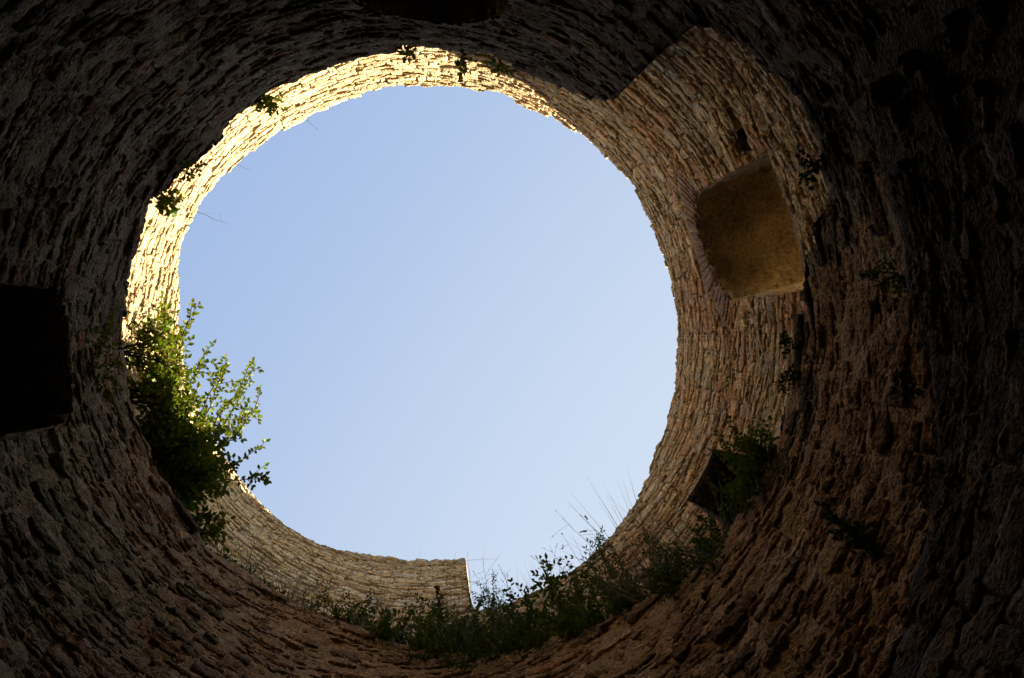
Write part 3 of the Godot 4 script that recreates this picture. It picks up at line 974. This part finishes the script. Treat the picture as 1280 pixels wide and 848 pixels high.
	plant("hanging_weed", "green weed on the broken wall edge left of the brown rubble face, lower of two", "weed", "weeds on the right hand wall", on(-7, 3.4, 8.2), [on(-6.2, 3.3, 8.3), on(-8.2, 3.3, 8.25), on(-5, 3.32, 8.2)], 4, 0.035, 0.025, Color(0.032, 0.042, 0.012), Vector3.ZERO, 0.004, 0.13)
	plant("trailing_weed", "long narrow weed trailing out of the brown wall at lower right", "weed", "weeds on the right hand wall", on(-24.8, 3.38, 6.35), [on(-22.2, 3.22, 7.0), on(-23.3, 3.2, 6.75), on(-22.7, 3.24, 6.9), on(-24.1, 3.2, 6.55)], 6, 0.06, 0.035, Color(0.035, 0.05, 0.014), Vector3.ZERO, 0.005, 0.13)
	plant("trailing_weed", "pale green moss like weed by the inner edge of the dark right wall", "weed", "weeds on the right hand wall", on(7.4, 3.38, 6.55), [on(8.2, 3.3, 6.75), on(6.4, 3.3, 6.7), on(7.5, 3.3, 6.85), on(5.2, 3.32, 6.5)], 7, 0.03, 0.02, Color(0.08, 0.095, 0.018), Vector3.ZERO, 0.004, 0.14)
	plant("trailing_weed", "small green weed sprouting on the inner edge of the dark right wall", "weed", "weeds on the right hand wall", on(-5.6, 3.36, 6.3), [on(-4.9, 3.28, 6.5), on(-6.4, 3.26, 6.48)], 4, 0.05, 0.035, Color(0.03, 0.04, 0.012), Vector3.ZERO, 0.004, 0.1)
	plant("trailing_weed", "dim weed with yellow flowers beside the black niche at the left", "weed", "", on(-174, 3.38, 9.9), [on(-176, 3.25, 10.3), on(179, 3.25, 10.2), on(-172, 3.25, 10.2), on(-169, 3.25, 10.0), on(176, 3.28, 10.3)], 4, 0.05, 0.04, Color(0.12, 0.12, 0.03), Vector3.ZERO, 0.004, 0.2)
	# the bushes on the ledge at the bottom, from left to right
	# angle, height of the root, stems, length, spread, leaf length, leaf width, colour, side shoots, how far it hangs, label
	var bush := [
		[-111, 10.85, 3, 0.45, 0.25, 0.07, 0.022, Color(0.13, 0.13, 0.045), 3, 0.0, "low pale weed on the ledge under the high wall, leftmost at the bottom"],
		[-104, 10.75, 3, 0.7, 0.25, 0.05, 0.03, darkg, 5, 0.1, "low green weed on the ledge below the middle of the high wall"],
		[-97, 10.5, 5, 0.75, 0.3, 0.08, 0.045, darkg, 6, 0.2, "green weed on the ledge left of the dark red flower spike"],
		[-88, 10.2, 8, 1.5, 0.35, 0.06, 0.03, leafg, 12, 0.55, "tall bush growing before the end of the high wall"],
		[-82, 10.0, 8, 1.2, 0.4, 0.045, 0.03, darkg, 12, 0.7, "thick bush below the corner of the high wall"],
		[-76, 9.9, 9, 1.8, 0.35, 0.05, 0.02, leafg, 12, 0.5, "fine leaved bush standing in the gap of the wall"],
		[-69, 9.75, 7, 1.4, 0.4, 0.07, 0.045, darkg, 9, 0.5, "thick bush right of the gap, lowest on the ledge"],
		[-61, 9.5, 8, 2.0, 0.35, 0.085, 0.05, leafg, 8, 0.3, "broad leaved bush where the right rim comes down"],
		[-52, 9.2, 10, 2.3, 0.35, 0.065, 0.024, Color(0.095, 0.125, 0.05), 9, 0.2, "tall grey green bush before the foot of the right wall"],
		[-44, 8.9, 6, 1.5, 0.3, 0.05, 0.03, darkg, 8, 0.45, "dark bush on the ledge left of the small window"],
		[-36, 8.65, 4, 0.7, 0.3, 0.05, 0.03, darkg, 6, 0.5, "weed below the pale lintel of the small window"],
		[-25, 8.5, 4, 0.75, 0.2, 0.075, 0.045, leafg, 6, 0.3, "green weed growing up into the small dark window"],
		[-20, 8.5, 6, 1.3, 0.22, 0.06, 0.04, leafg, 6, 0.1, "green weed right of the small window, highest up the right wall"]]
	for k in bush:
		var p := on(k[0], 3.62, k[1])
		var inw := -Vector3(p.x, 0, p.z).normalized()
		var ends := spray(p, k[2] + 2, k[3], k[4] * 1.4, inw * 0.06)
		ends.append_array([on(k[0] - 3.0, 3.3, k[1] - 0.1), on(k[0], 3.3, k[1] + 0.2), on(k[0] + 4.0, 3.3, k[1] + 0.1)])
		if k[9] > 0.0:
			ends.append_array([on(k[0] - 2.0, 3.27, k[1] - k[9]), on(k[0] + 2.5, 3.25, k[1] - k[9] * 0.8), on(k[0] + 0.5, 3.25, k[1] - k[9] * 1.1)])
		plant("ledge_bush", k[10], "bush", "bushes on the lower ledge", p, ends, int(k[8] * 1.5), k[5] * 0.82, k[6] * 0.78, k[7], Vector3.ZERO, 0.006, 0.3)
	# grasses
	grass("dry_grass_tuft", "tuft of straw coloured grass on the ledge below the shrub", "grass", on(-125, 3.46, 10.85), 160, 0.5, 0.5, Vector3.ZERO, Color(0.22, 0.18, 0.08), "dry grass on the ledge")
	grass("dry_grass_tuft", "tuft of straw coloured grass under the middle of the high wall", "grass", on(-116, 3.46, 10.8), 200, 0.55, 0.5, Vector3.ZERO, Color(0.20, 0.17, 0.08), "dry grass on the ledge")
	grass("dry_grass_tuft", "straw coloured grass left of the dark red flower spike", "grass", on(-100, 3.46, 10.5), 160, 0.6, 0.5, Vector3.ZERO, Color(0.20, 0.17, 0.08), "dry grass on the ledge")
	grass("dry_grass_tuft", "brown dry grass hanging against the right wall left of the small window", "grass", on(-47, 3.5, 8.95), 260, 1.5, 0.5, Vector3.ZERO, Color(0.19, 0.14, 0.075), "dry grass on the ledge")
	var tufts := [[-92, "thin green grass at the foot of the dark red flower spike"], [-84, "thin green grass under the corner of the high wall"], [-78.5, "thin green grass at the left of the gap"],
		[-72, "thin green grass at the right of the gap"], [-65, "thin green grass where the right rim starts"], [-56, "thin green grass before the tall grey green bush"], [-40, "thin green grass between the dark bush and the small window"], [-35, "thin green grass below the left end of the pale lintel"]]
	for k in tufts:
		grass("green_grass_tuft", k[1], "grass", on(k[0], 3.5, look(lip_t, k[0]) - 0.02), 130, 1.1, 0.6, Vector3.ZERO, Color(0.09, 0.105, 0.035), "green grass on the ledge")
	# stalks against the sky
	plant("flower_spike", "dark red flower spike before the end of the high wall", "flower", "", on(-87.8, 3.66, 11.0), [on(-87.6, 3.6, 12.9), on(-87.2, 3.6, 12.3)], 5, 0.06, 0.05, Color(0.07, 0.022, 0.02), Vector3.ZERO, 0.006, 0.09)
	stalk("dry_stalk", "tall forked bare stalk just right of the high wall end", "dry stem", "stalks against the sky", on(-80.2, 3.6, 10.6), on(-79.6, 3.5, 14.1), 3, 0.5, 0.0, Color(0.20, 0.17, 0.10), Color.BLACK)
	stalk("dry_stalk", "bare stalk with a row of side twigs in the gap", "dry stem", "stalks against the sky", on(-76.5, 3.6, 10.6), on(-76.0, 3.5, 13.6), 7, 0.45, 0.0, Color(0.20, 0.17, 0.10), Color.BLACK)
	stalk("wild_flower", "airy flower stalk with tiny buds, left one in the gap", "wildflower", "stalks against the sky", on(-77.5, 3.6, 10.6), on(-77.6, 3.5, 12.6), 12, 0.22, 0.025, Color(0.13, 0.13, 0.06), Color(0.16, 0.14, 0.09))
	stalk("wild_flower", "airy flower stalk with tiny buds, middle one in the gap", "wildflower", "stalks against the sky", on(-74.3, 3.6, 10.6), on(-74.2, 3.5, 12.5), 14, 0.25, 0.025, Color(0.13, 0.13, 0.06), Color(0.16, 0.14, 0.09))
	stalk("wild_flower", "airy flower stalk with tiny buds, right one in the gap", "wildflower", "stalks against the sky", on(-71.8, 3.6, 10.5), on(-71.6, 3.5, 12.5), 12, 0.25, 0.025, Color(0.13, 0.13, 0.06), Color(0.16, 0.14, 0.09))
	stalk("wild_flower", "flower stalk with small heads at the lower end of the right rim", "wildflower", "stalks against the sky", on(-62, 3.6, 10.3), on(-63.5, 3.5, 12.5), 10, 0.25, 0.03, Color(0.13, 0.13, 0.06), Color(0.14, 0.10, 0.06))
	stalk("wild_flower", "loose flower stalk leaning over the sky beside the right rim", "wildflower", "stalks against the sky", on(-59, 3.6, 10.3), on(-59.5, 3.5, 12.7), 9, 0.22, 0.03, Color(0.13, 0.13, 0.06), Color(0.14, 0.10, 0.06))
	stalk("grass_stalk", "long grass stalk with a dark ear, lower one on the right rim", "grass stalk", "stalks against the sky", on(-55, 3.6, 10.2), on(-55.6, 3.5, 12.8), 2, 0.15, 0.06, Color(0.16, 0.14, 0.07), Color(0.12, 0.10, 0.05))
	stalk("grass_stalk", "tall forked stalk with round buds rising highest over the right rim", "grass stalk", "stalks against the sky", on(-49.5, 3.6, 10.0), on(-53.5, 3.5, 13.45), 5, 0.4, 0.03, Color(0.16, 0.14, 0.07), Color(0.12, 0.10, 0.05))
	stalk("grass_stalk", "long grass stalk with a dark ear, upper one on the right rim", "grass stalk", "stalks against the sky", on(-47, 3.6, 10.0), on(-49.3, 3.5, 12.9), 3, 0.2, 0.06, Color(0.16, 0.14, 0.07), Color(0.12, 0.10, 0.05))
	# ground cover on the ledge
	var b := Buf.new()
	for k in 9000:
		var deg := rng.randf_range(-135, -17)
		var p := on(deg, rng.randf_range(3.38, 3.95), 0)
		p.y = look(lip_t, deg) - 0.02
		if n_tone.get_noise_3d(p.x * 2.0, 0, p.z * 2.0) < -0.25: continue
		leaf(b, p, rand_dir() + Vector3.UP * 0.9, rand_dir(), rng.randf_range(0.05, 0.13), rng.randf_range(0.012, 0.035), green(Color(0.075, 0.085, 0.025), 0.4))
	commit(b, "ground_cover", M.leaf, self, "stuff")
